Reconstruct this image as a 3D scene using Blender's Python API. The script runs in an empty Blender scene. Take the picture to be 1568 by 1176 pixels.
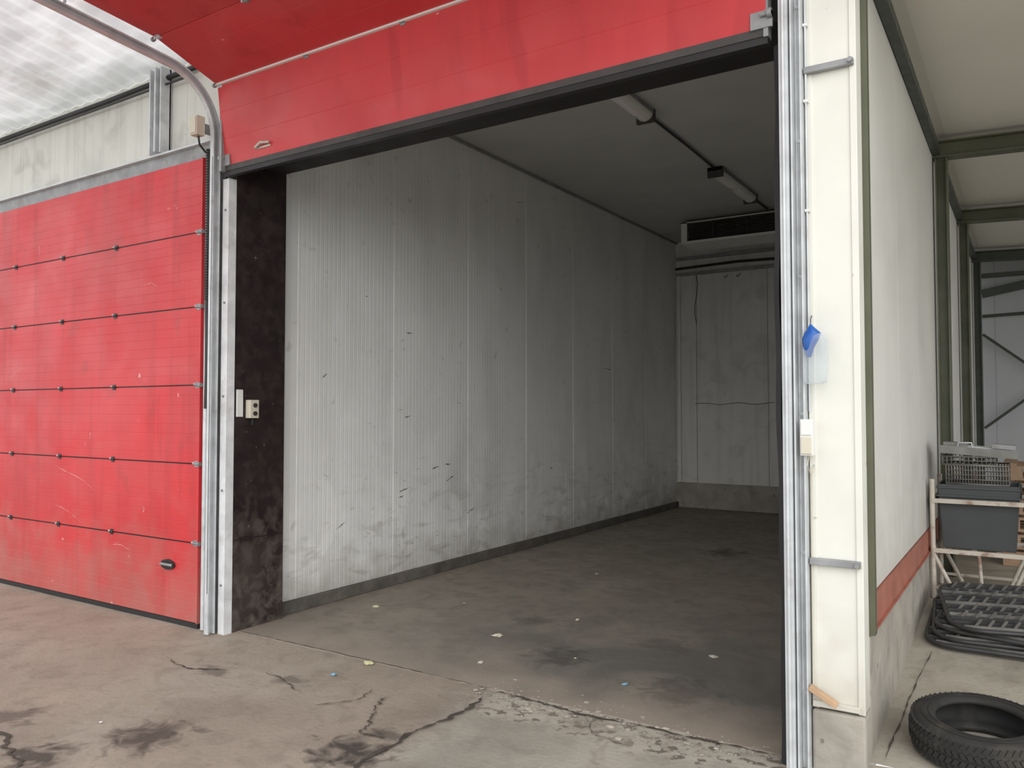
import bpy, math, random
from mathutils import Vector, Matrix, noise
random.seed(7)
scene = bpy.context.scene
try:
    scene.view_settings.view_transform = 'Standard'
except Exception:
    pass

# ------------------------------------------------------------------ materials
def N(nt, t, **kw):
    n = nt.nodes.new(t)
    for k, v in kw.items():
        setattr(n, k, v)
    return n

def c4(c, f=1.0):
    return (min(1, c[0]*f), min(1, c[1]*f), min(1, c[2]*f), 1)

def mixc(nt, fac, a, b):
    m = N(nt, 'ShaderNodeMix', data_type='RGBA')
    for sock, v in ((m.inputs[0], fac), (m.inputs[6], a), (m.inputs[7], b)):
        if isinstance(v, bpy.types.NodeSocket):
            nt.links.new(v, sock)
        else:
            sock.default_value = v
    return m.outputs[2]

def maprange(nt, v, a, b, c=0.0, d=1.0):
    m = N(nt, 'ShaderNodeMapRange')
    nt.links.new(v, m.inputs[0])
    m.inputs[1].default_value = a; m.inputs[2].default_value = b
    m.inputs[3].default_value = c; m.inputs[4].default_value = d
    return m.outputs[0]

def math2(nt, op, a, b=None):
    m = N(nt, 'ShaderNodeMath', operation=op)
    for i, v in enumerate((a, b)):
        if v is None: continue
        if isinstance(v, (int, float)): m.inputs[i].default_value = v
        else: nt.links.new(v, m.inputs[i])
    return m.outputs[0]

def noise_tex(nt, pos, scale, detail=4, stretch=None, dist=0.0):
    n = N(nt, 'ShaderNodeTexNoise')
    n.inputs['Scale'].default_value = scale
    n.inputs['Detail'].default_value = detail
    n.inputs['Distortion'].default_value = dist
    if stretch:
        mp = N(nt, 'ShaderNodeMapping')
        mp.inputs['Scale'].default_value = stretch
        nt.links.new(pos, mp.inputs[0]); pos = mp.outputs[0]
    nt.links.new(pos, n.inputs['Vector'])
    return n.outputs[0]

def make_mat(name, col, rough=0.6, metal=0.0, var=0.12, vscale=1.5, bump=0.15, bscale=60,
             dirt=None, zdirt=None, spots=None, stains=(), streak=None, extra=None):
    m = bpy.data.materials.new(name); m.use_nodes = True
    nt = m.node_tree; b = nt.nodes['Principled BSDF']
    g = N(nt, 'ShaderNodeNewGeometry'); pos = g.outputs['Position']
    v = noise_tex(nt, pos, vscale, 5)
    col_s = mixc(nt, maprange(nt, v, .3, .7), c4(col, 1-var), c4(col, 1+var))
    if extra:
        col_s = extra(nt, pos, col_s)
    if dirt:
        dc, lo, hi, sc, st = dirt
        f = maprange(nt, noise_tex(nt, pos, sc, 8, dist=.6), lo, hi, 0, st)
        col_s = mixc(nt, f, col_s, c4(dc))
    if streak:
        sc_, st = streak[0], streak[1]
        f = maprange(nt, noise_tex(nt, pos, 3.0, 6, stretch=(3.5, 3.5, .18)), .5, .75, 0, st)
        col_s = mixc(nt, f, col_s, c4(sc_))
    if zdirt:
        dc, z0, z1, st = zdirt
        sx = N(nt, 'ShaderNodeSeparateXYZ'); nt.links.new(pos, sx.inputs[0])
        zz = math2(nt, 'ADD', sx.outputs[2], math2(nt, 'MULTIPLY', math2(nt, 'SUBTRACT', noise_tex(nt, pos, 5, 9), .5), (z1-z0)*1.6))
        f = maprange(nt, zz, z0, z1, st, 0)
        col_s = mixc(nt, f, col_s, c4(dc))
    if spots:
        dc, sc, th, st = spots
        f = maprange(nt, noise_tex(nt, pos, sc, 3), th, th+.04, 0, st)
        col_s = mixc(nt, f, col_s, c4(dc))
    for (x, y, r, st) in stains:
        vs = N(nt, 'ShaderNodeVectorMath', operation='DISTANCE')
        nt.links.new(pos, vs.inputs[0]); vs.inputs[1].default_value = (x, y, 0)
        d = math2(nt, 'ADD', vs.outputs['Value'], math2(nt, 'MULTIPLY', math2(nt, 'SUBTRACT', noise_tex(nt, pos, 9, 10, dist=.8), .5), r*4.0))
        f = maprange(nt, d, r*.4, r*1.35, st, 0)
        col_s = mixc(nt, f, col_s, (0.05, .04, .033, 1))
    nt.links.new(col_s, b.inputs['Base Color'])
    b.inputs['Metallic'].default_value = metal
    rr = maprange(nt, noise_tex(nt, pos, vscale*2.3, 4), .3, .7, max(.05, rough-.1), min(1, rough+.1))
    nt.links.new(rr, b.inputs['Roughness'])
    if bump:
        bp = N(nt, 'ShaderNodeBump'); bp.inputs['Strength'].default_value = bump
        bp.inputs['Distance'].default_value = .01
        nt.links.new(noise_tex(nt, pos, bscale, 6), bp.inputs['Height'])
        nt.links.new(bp.outputs[0], b.inputs['Normal'])
    return m

M = {}
def red_extra(nt, pos, col):
    # pale chalky bloom and rubbed paint
    f = maprange(nt, noise_tex(nt, pos, 1.6, 8, stretch=(1, 1, 1.5), dist=.8), .48, .78, 0, .35)
    col = mixc(nt, f, col, (.60, .115, .11, 1))
    q = maprange(nt, noise_tex(nt, pos, 1.1, 5, stretch=(4, 4, .35)), .60, .66, 0, .35)
    return mixc(nt, q, col, (.36, .016, .02, 1))
M['red'] = make_mat('red_door_paint', (.555, .028, .034), .45, var=.12, vscale=1.2, bump=.02, bscale=25, extra=red_extra,
                    streak=((.40, .022, .025), .6), zdirt=((.38, .17, .14), .0, .75, .65), spots=((.8, .5, .45), 9, .74, .5),
                    dirt=((.33, .04, .038), .6, .75, 3.2, .5))
M['red_up'] = make_mat('red_door_paint_raised', (.55, .040, .044), .45, var=.10, vscale=1.4, bump=.02, bscale=25, extra=red_extra,
                       streak=((.45, .035, .04), .4), spots=((.8, .5, .45), 10, .75, .5))
def wall_extra(nt, pos, col):
    f = maprange(nt, noise_tex(nt, pos, 1.6, 8, stretch=(1, 1, .35), dist=.3), .46, .70, 0, .5)
    col = mixc(nt, f, col, (.56, .56, .535, 1))
    sx = N(nt, 'ShaderNodeSeparateXYZ'); nt.links.new(pos, sx.inputs[0])
    lo = maprange(nt, sx.outputs[2], .2, 2.2, 1, 0)
    p = maprange(nt, noise_tex(nt, pos, 4.5, 9, stretch=(1, 1, .6), dist=.5), .46, .64, 0, .8)
    col = mixc(nt, math2(nt, 'MULTIPLY', lo, p), col, (.92, .92, .90, 1))
    q = maprange(nt, noise_tex(nt, pos, 9, 9, dist=.4), .64, .76, 0, .4)
    col = mixc(nt, q, col, (.33, .31, .28, 1))
    lo2 = maprange(nt, sx.outputs[2], .1, 1.2, 1, 0)
    h = math2(nt, 'MULTIPLY', lo2, maprange(nt, noise_tex(nt, pos, 6, 10, stretch=(1, .5, 1.6), dist=.6), .54, .66, 0, .55))
    return mixc(nt, h, col, (.36, .335, .30, 1))
M['wall_in'] = make_mat('cold_room_panel_white', (.80, .80, .785), .42, var=.03, vscale=.8, bump=.03, bscale=14,
                        extra=wall_extra, zdirt=((.38, .35, .30), .02, .42, .65))
M['wall_back'] = make_mat('cold_room_panel_back', (.72, .71, .68), .5, var=.05, vscale=1.2, bump=.05, bscale=8,
                          dirt=((.38, .36, .33), .54, .8, 3.0, .5), streak=((.45, .43, .39), .4))
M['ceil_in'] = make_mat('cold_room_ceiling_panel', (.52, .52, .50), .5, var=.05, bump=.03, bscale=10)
M['wall_out'] = make_mat('facade_panel_dirty_white', (.62, .62, .57), .6, var=.08, vscale=2.5, bump=.03, bscale=12,
                         dirt=((.28, .26, .22), .57, .76, 2.8, .5), streak=((.40, .39, .35), .5))
M['wall_side'] = make_mat('side_panel_white', (.68, .67, .63), .5, var=.04, vscale=.8, bump=.02, bscale=8,
                          dirt=((.5, .48, .44), .6, .85, 1.5, .4), zdirt=((.48, .45, .40), .7, 1.3, .5))
M['column_white'] = make_mat('column_cream_white', (.75, .74, .675), .55, var=.05, vscale=3, bump=.05, bscale=20,
                             spots=((.25, .2, .14), 14, .73, .6), dirt=((.55, .52, .42), .6, .8, 3, .4), zdirt=((.4, .35, .27), .25, .7, .45))
def jamb_extra(nt, pos, col):
    sx = N(nt, 'ShaderNodeSeparateXYZ'); nt.links.new(pos, sx.inputs[0])
    lo = maprange(nt, sx.outputs[2], .1, 1.1, 1, .12)
    n_ = maprange(nt, noise_tex(nt, pos, 11, 12, dist=.4), .42, .66, 0, 1)
    col = mixc(nt, math2(nt, 'MULTIPLY', lo, n_), col, (.15, .125, .105, 1))
    l2 = maprange(nt, sx.outputs[2], .55, .68, .55, 0)
    return mixc(nt, math2(nt, 'MULTIPLY', l2, maprange(nt, noise_tex(nt, pos, 4, 8), .35, .6, .3, 1)), col, (.075, .062, .053, 1))
M['dark'] = make_mat('dark_brown_reveal', (.017, .0085, .0095), .5, var=.3, vscale=3, bump=.12, bscale=15, extra=jamb_extra,
                     spots=((.25, .22, .19), 26, .72, .6))
M['black'] = make_mat('black_rubber', (.018, .017, .018), .6, var=.2, bump=.1)
M['lintel'] = make_mat('black_lintel', (.013, .010, .010), .7, var=.3, bump=.1, bscale=10)
M['seal'] = make_mat('dark_door_edge', (.055, .052, .05), .6, var=.25, vscale=5, bump=.1)
M['galv'] = make_mat('galvanised_steel', (.58, .60, .615), .45, metal=.15, var=.13, vscale=9, bump=.04, bscale=60,
                     dirt=((.32, .30, .27), .58, .75, 6, .5))
M['galv_lt'] = make_mat('galvanised_steel_bright', (.74, .75, .76), .45, metal=0, var=.15, vscale=9, bump=.04, bscale=60,
                     dirt=((.34, .31, .28), .56, .75, 6, .5))
M['galv_dark'] = make_mat('galvanised_steel_dull', (.29, .295, .30), .5, metal=.2, var=.2, vscale=8, bump=.05,
                          dirt=((.17, .14, .12), .55, .75, 6, .6))
M['green'] = make_mat('green_steel_paint', (.095, .10, .06), .5, var=.15, vscale=4, bump=.03, dirt=((.14, .12, .08), .6, .8, 5, .5))
M['green_dk'] = make_mat('dark_green_steel_paint', (.055, .065, .052), .5, var=.15, vscale=4, bump=.03)
M['conc'] = make_mat('plinth_concrete', (.36, .33, .285), .9, var=.16, vscale=4, bump=.7, bscale=22,
                     dirt=((.18, .16, .13), .54, .75, 5, .6), spots=((.1, .08, .07), 13, .68, .6))
M['curb'] = make_mat('curb_concrete_dark', (.12, .108, .092), .9, var=.3, vscale=6, bump=.6, bscale=25)
M['redstrip'] = make_mat('red_oxide_flashing', (.36, .13, .09), .6, var=.15, vscale=5, bump=.05, dirt=((.3, .22, .18), .55, .8, 6, .5))
M['plastic_w'] = make_mat('white_plastic', (.75, .75, .72), .4, var=.04, bump=0)
M['plastic_cream'] = make_mat('cream_plastic', (.62, .58, .47), .45, var=.05, bump=0)
M['blue'] = make_mat('blue_plastic', (.01, .09, .36), .35, var=.15, bump=.05)
M['grey_pl'] = make_mat('dark_grey_plastic', (.055, .06, .062), .55, var=.15, bump=.03)
M['rust'] = make_mat('worn_cream_rusty_paint', (.52, .47, .40), .6, var=.12, vscale=7, bump=.1,
                     dirt=((.20, .09, .05), .53, .68, 9, .8))
M['steel'] = make_mat('weathered_steel', (.22, .215, .20), .45, metal=.5, var=.25, vscale=8, bump=.05, dirt=((.14, .08, .05), .55, .75, 8, .5))
M['grate'] = make_mat('dark_grating_steel', (.06, .06, .062), .42, metal=.4, var=.25, vscale=8, bump=.05)
M['tyre'] = make_mat('tyre_rubber', (.022, .021, .02), .75, var=.2, vscale=6, bump=.2, dirt=((.09, .075, .06), .5, .75, 6, .5))
M['wood'] = make_mat('pallet_wood', (.32, .21, .14), .8, var=.25, vscale=5, bump=.2, bscale=30)
M['wood_l'] = make_mat('pale_wood', (.50, .33, .20), .7, var=.2, vscale=8, bump=.1)
M['canopy'] = make_mat('canopy_roof_panel', (.72, .70, .63), .55, var=.03, vscale=1, bump=.01)
M['far'] = make_mat('far_cladding', (.44, .45, .47), .5, var=.06, vscale=1, bump=.03)
M['grille'] = make_mat('grille_dark', (.03, .03, .03), .5, bump=0)
M['scuff'] = make_mat('dark_scuff', (.14, .125, .11), .8, bump=0)
M['scratch'] = make_mat('pale_paint_scratch', (.66, .30, .28), .7, bump=0)
M['crack'] = make_mat('crack_dirt', (.075, .06, .048), .95, var=.3, vscale=8, bump=.4)
M['rubble'] = make_mat('broken_concrete', (.36, .32, .265), .95, var=.3, vscale=14, bump=.6, bscale=40)
M['diffuser'] = make_mat('aged_diffuser', (.80, .79, .74), .35, bump=0)
M['litter_y'] = make_mat('yellow_scrap', (.60, .58, .34), .7, bump=0)
M['litter_b'] = make_mat('light_blue_scrap', (.24, .45, .56), .6, bump=0)

def roofmat():
    m = bpy.data.materials.new('roof_sheet_brightened'); m.use_nodes = True
    nt = m.node_tree; b = nt.nodes['Principled BSDF']; out = nt.nodes['Material Output']
    g = N(nt, 'ShaderNodeNewGeometry'); pos = g.outputs['Position']
    n1 = noise_tex(nt, pos, 1.4, 8, stretch=(1, 3.0, 1), dist=.3)
    col = mixc(nt, maprange(nt, n1, .35, .65), (.60, .61, .61, 1), (.92, .93, .94, 1))  # pale streaks paint the glare into the sheet colour
    col = mixc(nt, maprange(nt, noise_tex(nt, pos, 1.6, 6), .58, .72, 0, .6), col, (.34, .28, .23, 1))
    nt.links.new(col, b.inputs['Base Color']); b.inputs['Roughness'].default_value = .35
    t = N(nt, 'ShaderNodeBsdfTranslucent'); nt.links.new(col, t.inputs[0])
    mx = N(nt, 'ShaderNodeMixShader'); mx.inputs[0].default_value = .45  # translucency added to brighten the underside, in place of reflected sky
    nt.links.new(b.outputs[0], mx.inputs[1]); nt.links.new(t.outputs[0], mx.inputs[2])
    bp = N(nt, 'ShaderNodeBump'); bp.inputs['Strength'].default_value = .15; bp.inputs['Distance'].default_value = .02
    nt.links.new(noise_tex(nt, pos, 5, 8, dist=.3), bp.inputs['Height'])
    nt.links.new(bp.outputs[0], b.inputs['Normal'])
    nt.links.new(mx.outputs[0], out.inputs[0])
    return m
M['roof'] = roofmat()

def clearmat():
    m = bpy.data.materials.new('clear_plastic_film'); m.use_nodes = True
    nt = m.node_tree; b = nt.nodes['Principled BSDF']; out = nt.nodes['Material Output']
    b.inputs['Base Color'].default_value = (.78, .82, .85, 1); b.inputs['Roughness'].default_value = .2
    tr = N(nt, 'ShaderNodeBsdfTransparent'); tr.inputs[0].default_value = (.95, .97, .98, 1)
    lw = N(nt, 'ShaderNodeLayerWeight'); lw.inputs[0].default_value = .35
    mx = N(nt, 'ShaderNodeMixShader')
    nt.links.new(maprange(nt, lw.outputs['Facing'], 0, 1, .15, .8), mx.inputs[0])
    nt.links.new(tr.outputs[0], mx.inputs[1]); nt.links.new(b.outputs[0], mx.inputs[2])
    nt.links.new(mx.outputs[0], out.inputs[0])
    return m
M['clear'] = clearmat()

def dusty(nt, pos, c):
    c = mixc(nt, maprange(nt, noise_tex(nt, pos, 1.1, 8, dist=.8), .46, .68, 0, .5), c, (.44, .395, .325, 1))
    c = mixc(nt, maprange(nt, noise_tex(nt, pos, 6, 10, dist=1.2), .50, .72, 0, .45), c, (.20, .168, .132, 1))
    c = mixc(nt, maprange(nt, noise_tex(nt, pos, 45, 4), .62, .72, 0, .3), c, (.12, .10, .085, 1))
    return c
def ground_extra(nt, pos, col):
    sx = N(nt, 'ShaderNodeSeparateXYZ'); nt.links.new(pos, sx.inputs[0])
    f = maprange(nt, math2(nt, 'ADD', sx.outputs[0], math2(nt, 'MULTIPLY', noise_tex(nt, pos, 3, 8), .3)), -2.55, -2.3)
    c = mixc(nt, f, col, mixc(nt, maprange(nt, noise_tex(nt, pos, 2.5, 8), .35, .65), (.30, .277, .23, 1), (.40, .37, .31, 1)))
    # crumbling, paler edge of the slab near the threshold with dark pits
    e = math2(nt, 'ADD', sx.outputs[1], math2(nt, 'MULTIPLY', math2(nt, 'SUBTRACT', noise_tex(nt, pos, 4, 10), .5), .5))
    e1 = math2(nt, 'MULTIPLY', maprange(nt, e, 3.50, 3.60, 0, .75), f)
    e1 = math2(nt, 'MULTIPLY', e1, maprange(nt, sx.outputs[0], -.95, -.88, 1, 0))
    c = mixc(nt, e1, c, (.46, .42, .35, 1))
    pits = math2(nt, 'MULTIPLY', e1, maprange(nt, noise_tex(nt, pos, 16, 8), .53, .60, 0, 1.2))
    c = mixc(nt, pits, c, (.13, .105, .085, 1))
    return dusty(nt, pos, c)
M['ground'] = make_mat('yard_concrete', (.33, .275, .220), .85, var=.15, vscale=.9, bump=.4, bscale=30, extra=ground_extra,
                       dirt=((.20, .165, .13), .53, .73, 2.3, .55),
                       stains=[(-2.70, 2.78, .17, .95), (-3.66, 2.39, .16, .8), (-4.27, 3.2, .10, .5), (-3.9, 1.98, .13, .85), (-3.73, 3.35, .08, .5),
                               (-2.68, 3.05, .07, .6), (-4.5, 2.15, .12, .6)])
def floor_extra(nt, pos, col):
    sx = N(nt, 'ShaderNodeSeparateXYZ'); nt.links.new(pos, sx.inputs[0])
    fy = maprange(nt, sx.outputs[1], 4.8, 7.2, 1, 0)
    fx = maprange(nt, sx.outputs[0], -4.2, -2.8, .1, 1)
    f = math2(nt, 'MULTIPLY', math2(nt, 'MULTIPLY', fy, fx), maprange(nt, noise_tex(nt, pos, 1.3, 7, dist=1), .35, .6, .3, .95))
    c = mixc(nt, f, col, (.125, .122, .105, 1))
    c = mixc(nt, maprange(nt, noise_tex(nt, pos, 5, 10, dist=1.2), .46, .70, 0, .5), c, (.14, .124, .104, 1))
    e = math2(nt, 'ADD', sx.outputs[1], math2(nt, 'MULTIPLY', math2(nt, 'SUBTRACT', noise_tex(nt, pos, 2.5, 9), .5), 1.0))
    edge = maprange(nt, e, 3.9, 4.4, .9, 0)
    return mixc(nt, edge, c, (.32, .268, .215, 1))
M['floor'] = make_mat('cold_room_floor_concrete', (.29, .253, .208), .85, var=.12, vscale=1.3, bump=.15, bscale=30, extra=floor_extra,
                      dirt=((.17, .15, .126), .52, .72, 2.0, .45), spots=((.40, .36, .30), 22, .70, .4),
                      stains=[(-2.6, 4.6, .17, .6), (-2.9, 8.96, .22, .6), (-1.7, 4.4, .2, .4), (-3.2, 5.3, .12, .35), (-2.1, 5.2, .15, .35)])

# ------------------------------------------------------------------ mesh builder
class MB:
    def __init__(s):
        s.v = []; s.f = []; s.m = []; s.mats = []; s.sm = []
    def mi(s, k):
        mt = M[k]
        if mt not in s.mats: s.mats.append(mt)
        return s.mats.index(mt)
    def add(s, vs, fs, k, smooth=False):
        o = len(s.v); i = s.mi(k)
        s.v += [tuple(v) for v in vs]
        for f in fs:
            s.f.append([a+o for a in f]); s.m.append(i); s.sm.append(smooth)
    def box(s, x0, x1, y0, y1, z0, z1, k, T=None):
        vs = [Vector((x, y, z)) for z in (z0, z1) for y in (y0, y1) for x in (x0, x1)]
        if T: vs = [T @ v for v in vs]
        s.add(vs, [(0,2,3,1), (4,5,7,6), (0,1,5,4), (2,6,7,3), (0,4,6,2), (1,3,7,5)], k)
    def beam(s, p0, p1, w, h, k, up=(0,0,1)):
        p0 = Vector(p0); p1 = Vector(p1); d = (p1-p0).normalized(); u = Vector(up)
        if abs(d.dot(u)) > .98: u = Vector((0,1,0))
        r = d.cross(u).normalized(); u = r.cross(d)
        vs = []
        for p in (p0, p1):
            for a, b in ((-1,-1), (1,-1), (1,1), (-1,1)):
                vs.append(p + r*a*w/2 + u*b*h/2)
        s.add(vs, [(3,2,1,0), (4,5,6,7), (0,1,5,4), (1,2,6,5), (2,3,7,6), (3,0,4,7)], k)
    def tube(s, pts, r, k, n=8, closed=False):
        pts = [Vector(p) for p in pts]; vs = []; L = len(pts)
        for i, p in enumerate(pts):
            if closed: d = pts[(i+1) % L]-pts[i-1]
            else: d = pts[min(i+1, L-1)]-pts[max(i-1, 0)]
            d.normalize()
            u = Vector((0,0,1)) if abs(d.z) < .9 else Vector((0,1,0))
            a = d.cross(u).normalized(); b = a.cross(d)
            for j in range(n):
                t = 2*math.pi*j/n
                vs.append(p + a*math.cos(t)*r + b*math.sin(t)*r)
        fs = []
        for i in range(L if closed else L-1):
            o = i*n; q = ((i+1) % L)*n
            for j in range(n):
                fs.append((o+j, o+(j+1) % n, q+(j+1) % n, q+j))
        s.add(vs, fs, k, True)
        if not closed:
            s.add(vs[:n], [tuple(range(n))], k); s.add(vs[-n:], [tuple(reversed(range(n)))], k)
    def sweep(s, prof, path, k, closedprof=True):
        vs = []; n = len(prof)
        for o, a, b in path:
            o = Vector(o); a = Vector(a); b = Vector(b)
            for (p, q) in prof: vs.append(o + a*p + b*q)
        fs = []
        for i in range(len(path)-1):
            for j in range(n if closedprof else n-1):
                fs.append((i*n+j, i*n+(j+1) % n, (i+1)*n+(j+1) % n, (i+1)*n+j))
        s.add(vs, fs, k)
        if closedprof:
            s.add(vs[:n], [tuple(reversed(range(n)))], k); s.add(vs[-n:], [tuple(range(n))], k)
    def obj(s, name, bevel=0, T=None, parent=None):
        me = bpy.data.meshes.new(name)
        vs = [Vector(v) for v in s.v]
        if T: vs = [T @ v for v in vs]
        lo = Vector((min(v.x for v in vs), min(v.y for v in vs), min(v.z for v in vs)))
        hi = Vector((max(v.x for v in vs), max(v.y for v in vs), max(v.z for v in vs)))
        c = Vector(((lo.x+hi.x)/2, (lo.y+hi.y)/2, lo.z))
        me.from_pydata([v-c for v in vs], [], s.f)
        for m in s.mats: me.materials.append(m)
        for i, p in enumerate(me.polygons):
            p.material_index = s.m[i]; p.use_smooth = s.sm[i]
        me.update()
        o = bpy.data.objects.new(name, me); o.location = c
        scene.collection.objects.link(o)
        if bevel:
            b = o.modifiers.new('bevel', 'BEVEL'); b.width = bevel; b.segments = 2; b.limit_method = 'ANGLE'
        if parent: o.parent = parent
        return o

FY = 3.77           # facade plane
WX = -4.97          # inner face of cold room left wall
BY = 12.84          # inner face of the back wall
CZ = 4.45           # cold room ceiling
RX = -0.62          # outside face of the right side wall

# ------------------------------------------------------------------ ground & floor
def gz(x, y):
    r = max(0, min(.28, .1*(y-3.3)))
    return r*max(0, min(1, (x+1.0)/.38))

g = MB()
xs = [-22, -16, -12, -10] + [-9.5+.25*i for i in range(72)] + [10, 14, 20]
ys = [-20, -14, -9, -5, -2] + [-1+.2*i for i in range(25)] + [3.86]
vs = []; fs = []
for y in ys:
    for x in xs: vs.append((x, y, gz(x, y) + (.004*noise.noise(Vector((x*1.7, y*1.7, 0))))))
W = len(xs)
for j in range(len(ys)-1):
    for i in range(W-1): fs.append((j*W+i, j*W+i+1, (j+1)*W+i+1, (j+1)*W+i))
g.add(vs, fs, 'ground', True)
ys2 = [3.86+.2*i for i in range(52)] + [15, 20]
xs2 = [-.68, -.62] + [-.5+.3*i for i in range(24)] + [10, 14, 20]
vs = [(x, y, gz(max(x, -.62), y)) for y in ys2 for x in xs2]; W = len(xs2)
fs = [(j*W+i, j*W+i+1, (j+1)*W+i+1, (j+1)*W+i) for j in range(len(ys2)-1) for i in range(W-1)]
g.add(vs, fs, 'ground', True)
g.obj('ground')

f = MB(); f.box(WX-.3, -.765, 3.86, BY+.1, -.1, .004, 'floor'); f.obj('floor')

cr = MB()
def ribbon(b, pts, w, jit, k, sub=7, conv=lambda p: (p.x, p.y, max(.008, gz(p.x, p.y)+.008))):
    P = []
    off = 0
    for a, b_ in zip(pts[:-1], pts[1:]):
        for i in range(sub):
            t = i/sub; off = off*.6 + random.uniform(-jit, jit)
            P.append(Vector((a[0]+(b_[0]-a[0])*t+off, a[1]+(b_[1]-a[1])*t+off*.7+random.uniform(-jit, jit)*.5, 0)))
    P.append(Vector((pts[-1][0], pts[-1][1], 0)))
    vs = []; fs = []
    for i, p in enumerate(P):
        d = (P[min(i+1, len(P)-1)]-P[max(0, i-1)]).normalized(); n = Vector((-d.y, d.x, 0))
        e = min(1, i/3, (len(P)-1-i)/3)
        ww = w*random.uniform(.15, 1.3)*max(e, .05)
        vs += [conv(p+n*ww), conv(p-n*ww)]
        if i: fs.append((2*i-2, 2*i-1, 2*i+1, 2*i))
    b.add(vs, fs, k)
def crack(pts, w=.012, jit=.03, sub=7): ribbon(cr, pts, w, jit, 'crack', sub)
crack([(-2.55, 2.6), (-2.6, 3.1), (-2.56, 3.42), (-2.575, 3.76)], .014, .012, sub=14)
crack([(-4.85, 3.87), (-3.6, 3.865), (-2.6, 3.85)], .0035, .006, sub=30)
crack([(-2.6, 3.85), (-2.0, 3.80), (-1.0, 3.84)], .008, .012, sub=30)
crack([(-4.75, 3.2), (-4.4, 3.14), (-4.2, 3.24)], .007, .015, sub=12)
crack([(-3.95, 3.36), (-3.75, 3.3), (-3.5, 3.22)], .005, .015, sub=12)
crack([(-3.05, 3.42), (-2.98, 3.25), (-2.85, 3.1), (-2.82, 2.98), (-2.66, 3.0)], .007, .012, sub=12)
crack([(-4.6, 2.05), (-4.2, 1.98), (-3.9, 1.9), (-3.75, 1.75)], .012, .02, sub=12)
crack([(-3.3, 3.1), (-3.15, 3.3), (-3.2, 3.5)], .004, .01, sub=10)
crack([(-.56, 3.9), (-.535, 4.6), (-.50, 5.3)], .004, .004, sub=14)
crack([(-2.0, 3.80), (-1.85, 3.6), (-1.6, 3.55)], .003, .01, sub=10)
cr.obj('ground_cracks')

rb = MB()
def stone(b, x, y, z, r, k, flat=.5):
    n = 6; vs = []; ph = random.uniform(0, 6); sx_ = random.uniform(.6, 1.4)
    for lev, (rr, zz) in enumerate(((1, 0), (.9, .55), (.45, 1))):
        for j in range(n):
            t = 2*math.pi*j/n + .3*lev + ph; q = r*rr*random.uniform(.6, 1.2)
            vs.append((x+q*math.cos(t)*sx_, y+q*math.sin(t), z+r*flat*zz))
    fs = []
    for l in range(2):
        for j in range(n): fs.append((l*n+j, l*n+(j+1) % n, (l+1)*n+(j+1) % n, (l+1)*n+j))
    fs.append(tuple(2*n+j for j in range(n)))
    b.add(vs, fs, k)
for i in range(420):
    x = random.uniform(-2.7, -1.0); y = 3.79 + random.gauss(0, .08)+.03*math.sin(x*9)
    stone(rb, x, y, .002, min(.02, .003+random.expovariate(250)), 'rubble', .4)
for i in range(160):
    x = random.uniform(-4.7, -1.0); y = 3.80 + random.gauss(0, .2)
    stone(rb, x, y, .002, random.uniform(.002, .006), 'rubble', .4)
rb.obj('broken_concrete_crumbs')

lt = MB()
for (x, y, r, k) in [(-4.51, 4.95, .028, 'litter_y'), (-3.20, 4.78, .040, 'plastic_cream'), (-2.95, 4.21, .030, 'plastic_cream'), (-3.54, 3.82, .036, 'litter_y'),
                     (-3.57, 3.54, .024, 'litter_b'), (-2.93, 5.47, .026, 'plastic_cream'), (-2.01, 4.34, .022, 'litter_b'), (-1.75, 5.13, .028, 'plastic_cream'),
                     (-3.59, 7.10, .02, 'plastic_cream'), (-3.97, 5.43, .012, 'plastic_cream'), (-2.49, 4.62, .010, 'plastic_cream'), (-4.03, 2.36, .010, 'plastic_w')]:
    stone(lt, x, y, .006, r, k, .35)
lt.obj('litter_scraps')

# ------------------------------------------------------------------ cold room shell
def ribbed(b, along, a0, a1, z0, z1, face, sign, k, joints=(), pitch=.05, gd=.0022, jd=.009, thick=.1, jw=.007):
    pts = [(a0, 0)]
    ev = []
    n = int((a1-a0)/pitch)
    for i in range(1, n):
        a = a0+i*pitch
        if all(abs(a-j) > .03 for j in joints): ev.append((a, gd, .007))
    for j in joints:
        if a0+.03 < j < a1-.03: ev.append((j, jd, jw))
    for a, d, w in sorted(ev):
        pts += [(a-w, 0), (a-w*.5, -d), (a+w*.5, -d), (a+w, 0)]
    pts.append((a1, 0))
    vs = []
    for (a, d) in pts:
        for z in (z0, z1):
            vs.append((face+sign*d, a, z) if along == 'y' else (a, face+sign*d, z))
    fs = []
    for i in range(len(pts)-1):
        q = (2*i, 2*i+1, 2*i+3, 2*i+2)
        fs.append(q if (sign > 0) == (along == 'y') else q[::-1])
    b.add(vs, fs, k)
    e = face-sign*.012
    lo, hi = min(e, face-sign*thick), max(e, face-sign*thick)
    if along == 'y': b.box(lo, hi, a0, a1, z0, z1, k)
    else: b.box(a0, a1, lo, hi, z0, z1, k)
    if along == 'y':
        b.box(min(face, e)+.0005, max(face, e)-.0005, a0, a0+.004, z0, z1, k)
    else:
        b.box(a0, a0+.004, min(face, e)+.0005, max(face, e)-.0005, z0, z1, k)

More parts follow.
